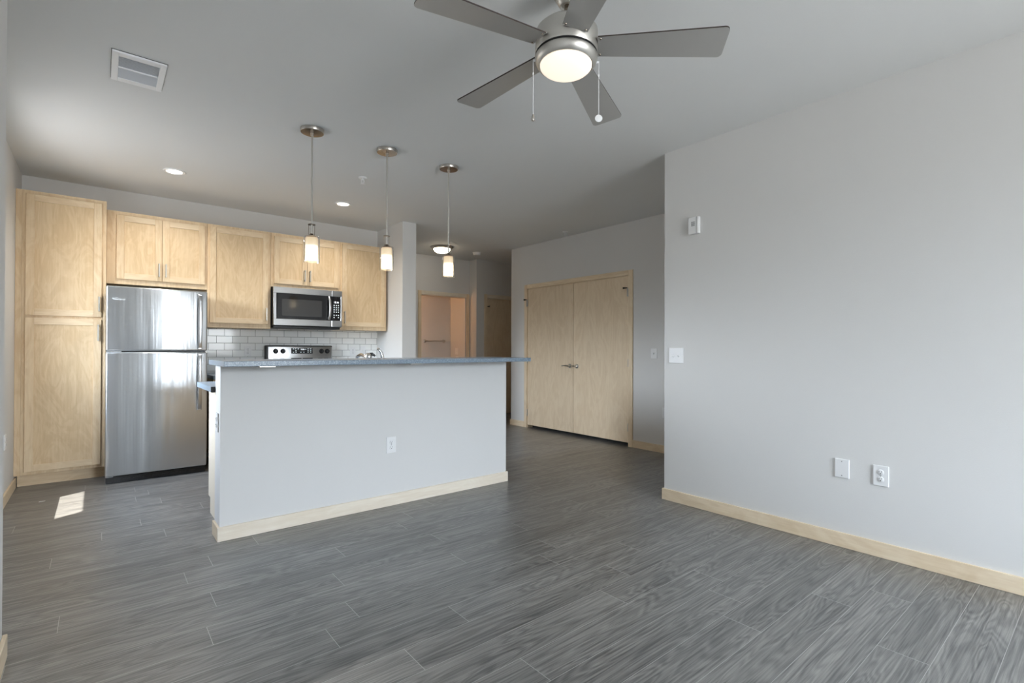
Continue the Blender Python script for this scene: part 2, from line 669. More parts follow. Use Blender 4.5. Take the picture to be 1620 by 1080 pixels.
boxes('ceiling_sky_blocker', [(-0.4, 4.4, RY - 1.75, RY - 0.15, 2.58, 2.74)], CEIL, 'unseen slab added to block high sky light at the living room windows')  # unseen slab, added to keep steep skylight off the near floor
boxes('wall_bathroom_back', [(3.3, 5.057, 7.835, 7.95, 0, H)], WALL, 'bathroom wall carrying the towel bar')
boxes('wall_bathroom_left', [(3.3, 3.4, 7.46, 7.835, 0, H)], WALL)
boxes('wall_bathroom_right', [(4.975, 5.057, 7.46, 7.835, 0, H)], WALL, 'bathroom side wall carrying a switch plate')
PX0, PX1, PY0, PY1, PZ = 0.5742, 2.8245, 3.5196, 3.69, 1.0770
boxes('wall_peninsula', [(PX0, PX1, PY0, PY1, 0, PZ)], WALL, 'half wall under the raised bar top')
boxes('wall_backsplash', [(0.845, 2.8534, YB - 0.008, YB, 0.94, 1.425)], TILE, 'glossy white subway tile between counter and wall cabinets')


def window(n, axis, a0, a1, z0, z1, d0, d1, label):
    """window in a wall; a along the wall, d through it (outer face to inner face)"""
    def q(b, u0, u1, w0, w1, v0, v1, bev=0.003):
        if axis == 'y':
            b.box(w0, w1, u0, u1, v0, v1, bev)
        else:
            b.box(u0, u1, w0, w1, v0, v1, bev)
    w = 0.035
    b = MB()
    q(b, a0, a1, d0, d1, z0, z0 + w)
    q(b, a0, a1, d0, d1, z1 - w, z1)
    q(b, a0, a0 + w, d0, d1, z0 + w, z1 - w)
    q(b, a1 - w, a1, d0, d1, z0 + w, z1 - w)
    if axis == 'x':
        mid = (a0 + a1) / 2
        q(b, mid - 0.025, mid + 0.025, d0, d1, z0 + w, z1 - w)
    o = struct(b.build('window_%d' % n, VINYL), label)
    g = MB()
    q(g, a0 + w, a1 - w, (d0 + d1) / 2 - 0.002, (d0 + d1) / 2 + 0.002, z0 + w, z1 - w, 0)
    g.build('pane', PANE, o)
    return o


window(1, 'y', KY0 - 0.0, KY1 + 0.0, KZ0 + 0.0, KZ1, -0.70, -0.66, 'kitchen window in the side wall')
window(2, 'x', 1.25, 2.00, WZ0, WZ1, RY - 0.14, RY - 0.09, 'living room window behind the viewer, middle one')
window(3, 'x', 2.08, 2.85, WZ0, WZ1, RY - 0.14, RY - 0.09, 'living room window behind the viewer, beside the right wall')

# baseboards
BH, BT_ = 0.0875, 0.014


def base(name, lst, mat, label=None):
    b = MB()
    for q in lst:
        b.box(q[0], q[1], q[2], q[3], 0.0, BH, 0.002, 1)
    return struct(b.build('baseboard_' + name, mat, origin=(0, 0, 0)), label)


base('right', [(3.468 - BT_, 3.468, RY, 2.312 + BT_)], TRIM_Y, 'maple baseboard along the right wall')
base('return', [(3.468, 4.978, 2.312, 2.312 + BT_)], TRIM_X)
base('closet', [(4.992 - BT_, 4.992, 2.326, 3.763)], TRIM_Y, 'maple baseboard right of the closet doors')
base('closet_end', [(4.992 - BT_, 4.992, 5.772, 6.0942 + BT_)], TRIM_Y, 'maple baseboard left of the closet doors')
base('hall', [(4.992, 6.6, 6.0942, 6.0942 + BT_)], TRIM_X)
base('peninsula', [(PX0 - BT_, PX1 + BT_, PY0 - BT_, PY0)], TRIM_X, 'pale maple baseboard along the half wall')
base('peninsula_left', [(PX0 - BT_, PX0, PY0, PY1)], TRIM_Y)
base('peninsula_right', [(PX1, PX1 + BT_, PY0, PY1)], TRIM_Y)
base('kitchen_left', [(XK, XK + BT_, 2.707, 5.93)], TRIM_Y, 'maple baseboard left of the pantry')
base('left', [(XS, XS + BT_, RY, 2.707 + BT_), (XK + BT_, XS, 2.707, 2.707 + BT_)], TRIM_Y, 'maple baseboard on the near left wall')
base('bathroom', [(3.04, 4.029, 7.344 - BT_, 7.344)], TRIM_X)
base('entry', [(5.057, 5.223, 7.133 - BT_, 7.133)], TRIM_X)


# ------------------------------------------------------------------ doors and casings
def casing(n, axis, a0, a1, top, face, inner, depth, label):
    """three sided casing plus jamb lining; a0,a1 outer edges, face = wall face coord (thing towards smaller values)"""
    w, t = 0.062, 0.016
    b = MB()

    def q(u0, u1, d0, d1, v0, v1, mi):
        b.mat(mi)
        if axis == 'x':
            b.box(u0, u1, d0, d1, v0, v1, 0.002, 1)
        else:
            b.box(d0, d1, u0, u1, v0, v1, 0.002, 1)
    q(a0, a0 + w, face - t, face, 0, top, 0)
    q(a1 - w, a1, face - t, face, 0, top, 0)
    q(a0 + w, a1 - w, face - t, face, top - w, top, 1)
    j = 0.012
    q(a0 + w - 0.006, a0 + w - 0.006 + j, face, face + depth, 0, top - w + 0.006, 0)
    q(a1 - w + 0.006 - j, a1 - w + 0.006, face, face + depth, 0, top - w + 0.006, 0)
    q(a0 + w - 0.006 + j, a1 - w + 0.006 - j, face, face + depth, top - w + 0.006 - j, top - w + 0.006, 1)
    return struct(b.build('trim_%d' % n, [TRIM_Z, TRIM_Y if axis == 'y' else TRIM_X]), label)


casing(1, 'y', 3.763, 5.766, 2.152, 4.992, 0, 0.10, 'maple casing around the double closet doors')
casing(2, 'x', 4.029, 5.047, 2.145, 7.344, 0, 0.115, 'maple casing around the open bathroom doorway')
casing(3, 'x', 5.223, 6.27, 2.147, 7.133, 0, 0.10, 'maple casing around the entry door')


def hinge(parent, x, y, z, sx, sy):
    b = MB()
    b.cyl((x, y, z), 0.0065, -0.045, 0.045, 'z', 10)
    b.cyl((x, y, z), 0.0045, 0.045, 0.052, 'z', 8)
    b.box(min(x, x + sx), max(x, x + sx), min(y, y + sy), max(y, y + sy), z - 0.045, z + 0.045)
    return b.build('hinge', STEEL_H, parent, 40)


def pin_stop(parent, x, y, z, dx, dy):
    b = MB()
    b.box(x - 0.006, x + 0.006, y - 0.006, y + 0.006, z - 0.05, z + 0.058, 0.001, 1)
    b.mat(1)
    b.tube([(x, y, z + 0.055), (x + dx * 0.6 - 0.0, y + dy * 0.6, z + 0.055), (x + dx, y + dy, z + 0.055)], [0.006, 0.008, 0.013], 8)
    return b.build('door_stop', [STEEL_H, RUBBER], parent, 40)


def lever(parent, y, z, x, dy):
    b = MB()
    b.lathe([(0, 0), (0.032, 0), (0.032, 0.006), (0.024, 0.014), (0.013, 0.018), (0.012, 0.05), (0, 0.052)], (x, y, z), mtx=Matrix.Rotation(-PI / 2, 4, 'Y'), seg=24)
    b.tube([(x - 0.048, y - dy * 0.012, z), (x - 0.054, y + dy * 0.02, z + 0.003), (x - 0.056, y + dy * 0.06, z + 0.004),
            (x - 0.052, y + dy * 0.105, z - 0.002)], [0.011, 0.010, 0.008, 0.007], 10)
    return b.build('lever_handle', CHROME, parent, 60)


DX = 4.990
LEAF_Z0, LEAF_Z1 = 0.045, 2.083


def leaf(n, y0, y1, label):
    b = MB()
    b.box(DX, DX + 0.04, y0, y1, LEAF_Z0, LEAF_Z1, 0.002, 1)
    return struct(b.build('door_%d' % n, DOORM), label)


d1 = leaf(1, 4.7575, 5.697, 'left leaf of the flush maple closet doors')
d2 = leaf(2, 3.832, 4.7535, 'right leaf of the flush maple closet doors')
lever(d1, 4.82, 0.955, DX, 1)
lever(d2, 4.69, 0.953, DX, 1)
for z in (1.872, 1.015, 0.228):
    hinge(d1, DX - 0.007, 5.7, z, 0.006, -0.002)
    hinge(d2, DX - 0.007, 3.829, z, 0.006, 0.002)
pin_stop(d1, DX - 0.018, 5.704, 1.872, -0.012, 0.05)
pin_stop(d2, DX - 0.018, 3.836, 1.88, -0.022, 0.05)
# entry door
b = MB()
b.box(5.283, 6.20, 7.155, 7.195, 0.008, 2.078, 0.002, 1)
d3 = struct(b.build('door_3', DOORM), 'entry door at the end of the hall')
for z in (1.88, 1.1, 0.24):
    hinge(d3, 5.280, 7.150, z, 0.002, 0.006)
pin_stop(d3, 5.286, 7.136, 1.88, 0.045, -0.02)
b = MB()
b.lathe([(0, 0), (0.032, 0), (0.032, 0.006), (0.024, 0.014), (0.013, 0.018), (0.012, 0.05), (0, 0.052)], (6.13, 7.155, 1.0), mtx=Matrix.Rotation(PI / 2, 4, 'X'), seg=20)
b.tube([(6.13, 7.108, 1.0), (6.06, 7.102, 1.0), (6.02, 7.104, 0.998)], [0.011, 0.009, 0.007], 10)
b.build('lever_handle', CHROME, d3, 60)


# ------------------------------------------------------------------ cabinets
def pull(parent, x, yface, z0, z1):
    b = MB()
    b.box(x - 0.0055, x + 0.0055, yface - 0.032, yface - 0.024, z0, z1, 0.002, 1)
    for z in (z0 + 0.004, z1 - 0.014):
        b.box(x - 0.005, x + 0.005, yface - 0.025, yface, z, z + 0.010)
    return b.build('handle', NICKEL_SATIN, parent, 40)


def pull_h(parent, x0, x1, yface, z, sgn=-1):
    b = MB()
    ya, yb = sorted((yface + sgn * 0.032, yface + sgn * 0.024))
    b.box(x0, x1, ya, yb, z - 0.0055, z + 0.0055, 0.002, 1)
    ya, yb = sorted((yface + sgn * 0.025, yface))
    for x in (x0 + 0.004, x1 - 0.014):
        b.box(x, x + 0.010, ya, yb, z - 0.005, z + 0.005)
    return b.build('handle', NICKEL_SATIN, parent, 40)


def shaker(parent, x0, x1, z0, z1, yf, name='door', st=0.056, sgn=-1, t=0.02):
    """frame of stiles and rails with a recessed panel; yf = front face, sgn = side it faces"""
    y0, y1 = sorted((yf, yf - sgn * t))
    b = MB()
    b.box(x0, x0 + st, y0, y1, z0, z1, 0.0015, 1)
    b.box(x1 - st, x1, y0, y1, z0, z1, 0.0015, 1)
    b.mat(1)
    b.box(x0 + st, x1 - st, y0, y1, z1 - st, z1, 0.0015, 1)
    b.box(x0 + st, x1 - st, y0, y1, z0, z0 + st, 0.0015, 1)
    d = b.build(name, [MAPLE, MAPLE_X], parent)
    p = MB()
    ya, yb = sorted((yf - sgn * 0.008, yf - sgn * 0.016))
    p.box(x0 + st - 0.002, x1 - st + 0.002, ya, yb, z0 + st - 0.002, z1 - st + 0.002)
    p.build('panel', MAPLE_P, d)
    return d


def carcass(parent, x0, x1, y0, y1, z0, z1):
    """closed cabinet box with a front face frame, y0 = front"""
    b = MB()
    b.box(x0, x1, y0, y1, z0, z1, 0.001, 1)
    return b.build('carcass', MAPLE, parent)


YP_ = 5.86       # pantry door face
YU = 5.96        # wall cabinet door face
G = 'maple wall cabinets above the kitchen counter'
# pantry
t = thing('pantry_cabinet', 'tall maple pantry cabinet with two stacked doors left of the refrigerator', 'cabinet', (-0.24, 6.08, 0))
carcass(t, -0.512, 0.042, YP_ + 0.02, YB - 0.002, 0.105, 2.517)
b = MB()
b.box(XK + 0.001, -0.512, YP_ + 0.022, YP_ + 0.05, 0.105, 2.517)
b.build('filler_strip', MAPLE, t)
b = MB()
b.box(XK + 0.015, 0.042, 5.965, 5.985, 0, 0.105)
b.build('toe_kick', MAPLE_X, t)
d = shaker(t, -0.488, 0.010, 1.459, 2.486, YP_)
pull(d, -0.007, YP_, 1.51, 1.644)
d = shaker(t, -0.488, 0.010, 0.134, 1.438, YP_)
pull(d, -0.012, YP_, 1.246, 1.392)
# over the refrigerator
t = thing('wall_cabinet', 'short two-door maple cabinet above the refrigerator', 'cabinet', (0.45, 6.13, 1.783), G)
carcass(t, 0.044, 0.848, YU + 0.02, YB - 0.002, 1.783, 2.466)
d = shaker(t, 0.116, 0.466, 1.831, 2.431, YU)
pull(d, 0.442, YU, 1.873, 2.003)
d = shaker(t, 0.470, 0.828, 1.831, 2.431, YU)
pull(d, 0.497, YU, 1.873, 2.003)
# tall single door
t = thing('wall_cabinet', 'tall one-door maple wall cabinet between refrigerator and microwave', 'cabinet', (1.15, 6.13, 1.40), G)
carcass(t, 0.850, 1.457, YU + 0.02, YB - 0.010, 1.400, 2.466)
d = shaker(t, 0.872, 1.428, 1.447, 2.439, YU)
pull(d, 1.408, YU, 1.486, 1.624)
# over the microwave
t = thing('wall_cabinet', 'short two-door maple cabinet directly above the microwave', 'cabinet', (1.85, 6.13, 1.868), G)
carcass(t, 1.459, 2.229, YU + 0.02, YB - 0.002, 1.868, 2.466)
d = shaker(t, 1.487, 1.842, 1.904, 2.430, YU)
pull(d, 1.812, YU, 1.948, 2.078)
d = shaker(t, 1.846, 2.206, 1.904, 2.430, YU)
pull(d, 1.872, YU, 1.948, 2.078)
# right end
t = thing('wall_cabinet', 'one-door maple wall cabinet right of the microwave beside the short wall', 'cabinet', (2.53, 6.13, 1.41), G)
carcass(t, 2.231, 2.828, YU + 0.02, YB - 0.010, 1.410, 2.466)
d = shaker(t, 2.251, 2.800, 1.453, 2.445, YU)
pull(d, 2.276, YU, 1.488, 1.632)

# base cabinets by the range
YC_ = 5.69


def base_cab(x0, x1, label, cols):
    t = thing('base_cabinet', label, 'cabinet', ((x0 + x1) / 2, 6.0, 0), 'maple base cabinets on the back wall')
    carcass(t, x0, x1, YC_ + 0.02, YB - 0.002, 0.10, 0.872)
    k = MB()
    k.box(x0, x1, YC_ + 0.085, YC_ + 0.10, 0, 0.10)
    k.build('toe_kick', MAPLE_X, t)
    w = (x1 - x0 - 0.03) / cols
    for i in range(cols):
        a0 = x0 + 0.015 + i * w + 0.002
        a1 = a0 + w - 0.004
        q = MB()
        q.box(a0, a1, YC_, YC_ + 0.02, 0.715, 0.855, 0.002, 1)
        dr = q.build('drawer', MAPLE_X, t)
        pull_h(dr, (a0 + a1) / 2 - 0.065, (a0 + a1) / 2 + 0.065, YC_, 0.785)
        d = shaker(t, a0, a1, 0.115, 0.705, YC_)
        pull(d, a1 - 0.03 if i == 0 else a0 + 0.03, YC_, 0.55, 0.68)
    return t


base_cab(0.87, 1.462, 'maple base cabinet between the refrigerator and the range', 1)
base_cab(2.236, 2.84, 'maple base cabinet right of the range, hidden by the bar', 1)
for x0, x1, lab in ((0.865, 1.464, 'grey laminate counter piece left of the range'), (2.234, 2.850, 'grey laminate counter piece right of the range')):
    b = MB()
    b.box(x0, x1, YC_ - 0.025, YB - 0.009, 0.873, 0.912, 0.003, 2)
    tag(b.build('countertop', COUNTER), lab, 'countertop', 'counter pieces on the back wall')

# ------------------------------------------------------------------ peninsula
t = thing('peninsula_cabinet', 'cream sided base cabinet on the kitchen side of the half wall', 'cabinet', (1.7, 3.98, 0))
CY1 = 4.255
b = MB()
b.box(0.642, 2.80, PY1 + 0.002, CY1, 0.11, 0.900, 0.001, 1)
b.build('carcass', MAPLE, t)
for xa in (0.622, 2.80):
    b = MB()
    b.prism([(PY1 + 0.002, 0.0), (CY1 - 0.075, 0.0), (CY1 - 0.075, 0.11), (CY1, 0.11), (CY1, 0.900), (PY1 + 0.002, 0.900)], xa, xa + 0.02, 'x')
    b.build('end_panel', CREAM, t)
b = MB()
b.box(0.642, 2.80, CY1 - 0.09, CY1 - 0.075, 0, 0.11)
b.build('toe_kick', MAPLE_X, t)
xs = [0.65, 1.19, 1.73, 2.27, 2.79]
for i in range(4):
    d = shaker(t, xs[i] + 0.003, xs[i + 1] - 0.003, 0.12, 0.885, CY1 + 0.02, sgn=1)
    pull_h(d, xs[i] + 0.2, xs[i] + 0.33, CY1 + 0.02, 0.84, 1)
t = thing('lower_countertop', 'grey laminate counter with a black end edge behind the half wall', 'countertop', (1.7, 4.0, 0.901))
b = MB()
b.box(0.560, 2.825, PY1 + 0.006, 4.285, 0.902, 0.938, 0.003, 2)
b.build('slab', COUNTER, t)
b = MB()
b.box(0.5505, 0.575, PY1 - 0.036, PY1 + 0.0055, 0.903, 0.938)
bb = b
b = MB()
b.box(0.550, 0.560, PY1 + 0.0055, 4.285, 0.902, 0.938, 0.002, 1)
b.build('edge_strip', COUNTER, t)
b = MB()
b.box(0.549, 0.573, PY1 + 0.0005, PY1 + 0.0055, 0.902, 0.938)
b.build('end_cap', BLACK, t)
bb.bm.free()
b = MB()
b.box(0.5512, 2.8975, 3.2666, 3.795, PZ + 0.0006, 1.1095, 0.003, 2)
tag(b.build('bar_top', COUNTER), 'long speckled blue grey bar top on the half wall', 'countertop')
for i, (xa, lab) in enumerate(((0.745, 'steel support plate under the bar top nearest its left end'), (1.755, 'middle steel support plate under the bar top'),
                               (2.36, 'steel support plate under the bar top nearest its right end'))):
    b = MB()
    b.box(xa, xa + 0.09, 3.30, PY0 - 0.0005, PZ - 0.0065, PZ, 0.0008, 1)
    for yy_ in (3.33, 3.42):
        b.cyl((xa + 0.045, yy_, PZ - 0.0065), 0.006, -0.002, 0.0, 'z', 10)
    tag(b.build('support_bracket', NICKEL), lab, 'bracket', 'steel plates under the bar top')

# faucet on the lower counter
FXc, FYc = 1.665, 3.84
t = thing('faucet', 'chrome kitchen faucet showing just above the bar top', 'faucet', (FXc, FYc, 0.938))
b = MB()
b.lathe([(0, 0), (0.030, 0), (0.030, 0.008), (0.024, 0.014), (0.0225, 0.10), (0.0235, 0.15), (0.026, 0.17), (0.027, 0.188), (0.022, 0.203), (0.010, 0.212), (0, 0.213)], (FXc, FYc, 0.938))
b.build('body', CHROME, t, 50)
b = MB()
b.tube([(FXc, FYc, 1.085), (FXc - 0.004, FYc + 0.06, 1.125), (FXc - 0.008, FYc + 0.13, 1.135), (FXc - 0.012, FYc + 0.19, 1.12), (FXc - 0.013, FYc + 0.215, 1.085)], [0.015, 0.014, 0.013, 0.013, 0.013], 14)
b.build('spout', CHROME, t, 60)
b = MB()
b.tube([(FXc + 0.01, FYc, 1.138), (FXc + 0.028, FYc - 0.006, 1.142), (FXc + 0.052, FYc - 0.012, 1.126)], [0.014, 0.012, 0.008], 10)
b.build('lever', BLACK, t, 60)  # black colour stands in for the dark reflection on the lever
t = thing('side_sprayer', 'chrome hand sprayer curving up beside the faucet', 'sprayer', (FXc + 0.115, FYc, 0.938))
b = MB()
b.lathe([(0, 0), (0.024, 0), (0.024, 0.006), (0.016, 0.012), (0.014, 0.05), (0, 0.05)], (FXc + 0.115, FYc, 0.938))
b.build('holder', CHROME, t, 50)
b = MB()
X_ = FXc + 0.115
b.tube([(X_, FYc, 0.985), (X_ + 0.004, FYc, 1.07), (X_ + 0.004, FYc, 1.12), (X_ - 0.008, FYc, 1.155), (X_ - 0.028, FYc, 1.178)], [0.011, 0.013, 0.014, 0.011, 0.008], 12)
b.mat(1)
b.tube([(X_ - 0.026, FYc, 1.176), (X_ - 0.037, FYc, 1.186)], [0.011, 0.011], 12)
b.build('wand', [CHROME, NICKEL], t, 60)

# ------------------------------------------------------------------ refrigerator
FY = 5.56
FX0, FX1 = 0.037, 0.796
t = thing('refrigerator', 'brushed stainless top-freezer refrigerator between pantry and counter', 'refrigerator', (0.415, 5.95, 0))
b = MB()
b.box(FX0 + 0.008, FX1 - 0.008, FY + 0.065, YB - 0.04, 0.03, 1.716, 0.006, 2)
for xx_ in (FX0 + 0.05, FX1 - 0.05):
    for yy_ in (FY + 0.12, YB - 0.12):
        b.cyl((xx_, yy_, 0), 0.018, 0, 0.03, 'z', 12)
b.build('body', plain('grey_enamel', lin(110, 112, 114), 0.5), t)
b = MB()
b.box(FX0, FX1, FY, FY + 0.06, 1.158, 1.724, 0.014, 4)
fz = b.build('freezer_door', STEEL, t, 50)
b = MB()
b.box(FX0, FX1, FY, FY + 0.06, 0.066, 1.146, 0.014, 4)
fd = b.build('fridge_door', STEEL, t, 50)
b = MB()
b.box(FX0 + 0.012, FX1 - 0.012, FY + 0.06, FY + 0.066, 0.07, 1.71)
b.build('gasket_or_shadow_line', BLACK, t)


def fridge_handle(par, z0, z1):
    b = MB()
    x = 0.7315
    n = 9
    prof = []
    for i in range(n):
        u = i / (n - 1)
        prof.append((FY - 0.030 - 0.020 * math.sin(PI * u) ** 0.7, z0 + (z1 - z0) * u))
    poly = [(y, z) for y, z in prof] + [(y + 0.016, z) for y, z in reversed(prof)]
    b.prism(poly, x - 0.017, x + 0.017, 'x', 0.003)
    for z in (z0 + 0.002, z1 - 0.042):
        b.box(x - 0.014, x + 0.014, FY - 0.032, FY + 0.001, z, z + 0.04, 0.003, 1)
    return b.build('handle', STEEL_H, par, 40)


fridge_handle(fz, 1.172, 1.692)
fridge_handle(fd, 0.600, 1.130)
b = MB()
b.box(FX0 + 0.01, FX1 - 0.01, FY + 0.03, FY + 0.05, 0.0015, 0.060, 0.003, 1)
for i in range(9):
    b.box(FX0 + 0.06 + i * 0.07, FX0 + 0.11 + i * 0.07, FY + 0.026, FY + 0.03, 0.02, 0.035)
b.build('base_grille', BLACK, t)
b = MB()
b.box(FX0 + 0.004, FX0 + 0.11, FY + 0.012, FY + 0.06, 1.1475, 1.1565, 0.001, 1)
b.build('hinge', STEEL_H, t)
b = MB()
b.box(FX0 + 0.004, FX0 + 0.06, FY + 0.01, FY + 0.05, 0.0602, 0.0655, 0.001, 1)
b.build('lower_hinge', STEEL_H, t)


def text_mesh(name, txt, size, loc, rot, mat, parent, extrude=0.0006, align='CENTER'):
    cu = bpy.data.curves.new('lettering', 'FONT')
    cu.body = txt
    cu.size = size
    cu.extrude = extrude
    cu.align_x = align
    cu.align_y = 'CENTER'
    tmp = bpy.data.objects.new('lettering_tmp', cu)
    COL.objects.link(tmp)
    dg = bpy.context.evaluated_depsgraph_get()
    dg.update()
    me = bpy.data.meshes.new_from_object(tmp.evaluated_get(dg))
    bpy.data.objects.remove(tmp)
    bpy.data.curves.remove(cu)
    r = parent
    while r.parent:
        r = r.parent
    me.transform(Matrix.Translation(Vector(loc) - Vector(r.location)) @ Matrix.Rotation(rot[2], 4, 'Z') @ Matrix.Rotation(rot[0], 4, 'X'))
    me.materials.clear()
    me.materials.append(mat)
    o = bpy.data.objects.new(name, me)
    COL.objects.link(o)
    o.parent = parent
    return o


text_mesh('lettering', 'Whirlpool', 0.021, (0.128, FY - 0.0004, 1.609), (PI / 2, 0, 0), BRAND, fz)
b = MB()
ring = [(0.112 + 0.030 * math.cos(a), FY - 0.001, 1.612 + 0.0095 * math.sin(a) - 0.003 * math.cos(a)) for a in [PI * (0.35 + 1.25 * i / 20) for i in range(21)]]
b.tube(ring, 0.0009, 6)
b.build('emblem_swoosh', BRAND, fz)

# ------------------------------------------------------------------ microwave
MX0, MX1, MY, MZ0, MZ1 = 1.464, 2.222, 5.885, 1.438, 1.862
t = thing('microwave', 'stainless over-the-range microwave with black door glass', 'microwave', (1.843, 6.08, MZ0 - 0.04))
b = MB()
b.box(MX0 + 0.002, MX1 - 0.002, MY + 0.032, YB - 0.010, MZ0 - 0.004, MZ1 + 0.003, 0.002, 1)
b.build('body', BLACK, t)
b = MB()
b.box(MX0 + 0.01, MX1 - 0.01, MY + 0.04, YB - 0.03, MZ0 - 0.030, MZ0 - 0.005, 0.004, 1)
for i in range(10):
    b.mat(1)
    b.box(MX0 + 0.05 + i * 0.065, MX0 + 0.095 + i * 0.065, MY + 0.06, MY + 0.10, MZ0 - 0.032, MZ0 - 0.030)
b.build('vent_panel', [BLACK, GREY_SLOT], t)
b = MB()
zt, zb_ = 1.794, 1.510
xd = 2.098
b.box(MX0, xd, MY, MY + 0.03, zt, MZ1, 0.003, 1)
b.box(MX0, xd, MY, MY + 0.03, MZ0, zb_, 0.003, 1)
b.box(MX0, MX0 + 0.030, MY, MY + 0.03, zb_, zt, 0.003, 1)
dm = b.build('door', STEEL_H, t)
b = MB()
b.box(MX0 + 0.028, xd, MY + 0.003, MY + 0.02, zb_ - 0.002, zt + 0.002)
b.build('door_glass', BLACK_GLASS, dm)
b = MB()
b.box(MX0 + 0.085, 1.985, MY + 0.0015, MY + 0.003, zb_ + 0.035, zt - 0.062)
b.build('window_screen', WINDOW_GLASS_DARK, dm)
b = MB()
b.tube([(2.062 + 0.0, MY - 0.012, zt - 0.012), (2.066, MY - 0.034, zt - 0.05), (2.068, MY - 0.042, (zt + zb_) / 2), (2.066, MY - 0.034, zb_ + 0.05), (2.062, MY - 0.012, zb_ + 0.012)], 0.014, 12)
for z in (zt - 0.03, zb_ + 0.03):
    b.box(2.055, 2.071, MY - 0.025, MY + 0.003, z - 0.012, z + 0.012, 0.002, 1)
b.build('handle', STEEL_H, dm, 60)
b = MB()
b.box(xd + 0.002, MX1, MY, MY + 0.03, zt, MZ1, 0.003, 1)
b.box(xd + 0.002, MX1, MY, MY + 0.03, MZ0, zb_, 0.003, 1)
b.box(MX1 - 0.016, MX1, MY, MY + 0.03, zb_, zt, 0.003, 1)
cpn = b.build('control_panel', STEEL_H, t)
b = MB()
b.box(xd + 0.002, MX1 - 0.015, MY + 0.003, MY + 0.02, zb_ - 0.002, zt + 0.002)
b.build('panel_glass', BLACK_GLASS, cpn)
text_mesh('display', '12:34', 0.028, (2.152, MY + 0.0024, 1.725), (PI / 2, 0, 0), LED_PRINT, cpn, 0.0003)
for r in range(6):
    for c in range(3):
        if r == 5 and c == 1:
            continue
        b = MB()
        z = 1.690 - r * 0.026 - (0.012 if r > 3 else 0)
        x = 2.128 + c * 0.025
        b.box(x - 0.006, x + 0.006, MY + 0.0022, MY + 0.003, z - 0.006, z + 0.006)
        b.build('button', PRINT, cpn)

# ------------------------------------------------------------------ range
RX0, RX1, RYF = 1.468, 2.228, 5.66
t = thing('range', 'stainless electric range whose control panel shows above the bar', 'stove', (1.848, 5.95, 0))
b = MB()
b.box(RX0, RX1, RYF + 0.03, YB - 0.03, 0.03, 0.905, 0.002, 1)
for xx_ in (RX0 + 0.04, RX1 - 0.04):
    for yy_ in (RYF + 0.1, YB - 0.1):
        b.cyl((xx_, yy_, 0), 0.016, 0, 0.03, 'z', 12)
b.build('body', BLACK, t)
b = MB()
b.box(RX0, RX1, RYF + 0.005, YB - 0.09, 0.905, 0.918, 0.004, 2)
ct = b.build('cooktop', BLACK_GLASS, t)
for (xx_, yy_, rr) in ((1.66, 5.82, 0.09), (2.04, 5.82, 0.105), (1.66, 6.06, 0.105), (2.04, 6.06, 0.08)):
    b = MB()
    b.lathe([(rr - 0.003, 0), (rr - 0.003, 0.0006), (rr, 0.0006), (rr, 0)], (xx_, yy_, 0.918), seg=40)
    b.build('burner_ring', GREY_SLOT, ct)
b = MB()
b.box(RX0 + 0.004, RX1 - 0.004, RYF, RYF + 0.029, 0.24, 0.80, 0.004, 2)
od = b.build('oven_door', STEEL_H, t)
b = MB()
b.box(RX0 + 0.1, RX1 - 0.1, RYF - 0.001, RYF + 0.004, 0.34, 0.66)
b.build('window', BLACK_GLASS, od)
b = MB()
b.tube([(RX0 + 0.05, RYF - 0.045, 0.75), (RX1 - 0.05, RYF - 0.045, 0.75)], 0.012, 12)
for xx_ in (RX0 + 0.07, RX1 - 0.07):
    b.box(xx_ - 0.012, xx_ + 0.012, RYF - 0.045, RYF + 0.001, 0.742, 0.758)
b.build('handle', STEEL_H, od, 50)
b = MB()
b.box(RX0 + 0.004, RX1 - 0.004, RYF + 0.002, RYF + 0.029, 0.05, 0.23, 0.004, 2)
b.build('drawer', STEEL_H, t)
b = MB()
b.box(RX0 + 0.004, RX1 - 0.004, RYF + 0.004, RYF + 0.029, 0.81, 0.90, 0.003, 1)
b.build('front_panel', STEEL_H, t)
BG = 6.215
b = MB()
b.box(RX0 + 0.018, RX1 - 0.006, BG, BG + 0.02, 0.93, 1.207, 0.008, 3)
b.build('backguard', STEEL_H, t, 40)
b = MB()
b.box(RX0, RX1 + 0.002, BG + 0.012, YB - 0.012, 0.918, 1.218, 0.010, 3)
b.build('backguard_shell', BLACK, t, 40)
dx = (RX1 - RX0 - 0.02) / 104.5   # measured across the panel
for px_ in (434.5, 445.5, 507, 516.5):
    xk = 1.486 + (px_ - 422.7) / (525.7 - 422.7) * 0.743
    b = MB()
    b.lathe([(0, 0), (0.029, 0), (0.029, 0.004), (0.024, 0.008), (0.022, 0.03), (0.018, 0.034), (0, 0.034)], (xk, BG, 1.150), mtx=Matrix.Rotation(PI / 2, 4, 'X'), seg=24)
    b.box(xk - 0.004, xk + 0.004, BG - 0.042, BG - 0.03, 1.132, 1.172, 0.002, 1)
    b.build('knob', BLACK, t, 40)
b = MB()
b.box(1.742, 1.989, BG - 0.003, BG + 0.002, 1.122, 1.186, 0.001, 1)
dsp = b.build('display', BLACK_GLASS, t)
text_mesh('digits', '1:16', 0.026, (1.868, BG - 0.0036, 1.170), (PI / 2, 0, 0), LED_PRINT, dsp, 0.0003)
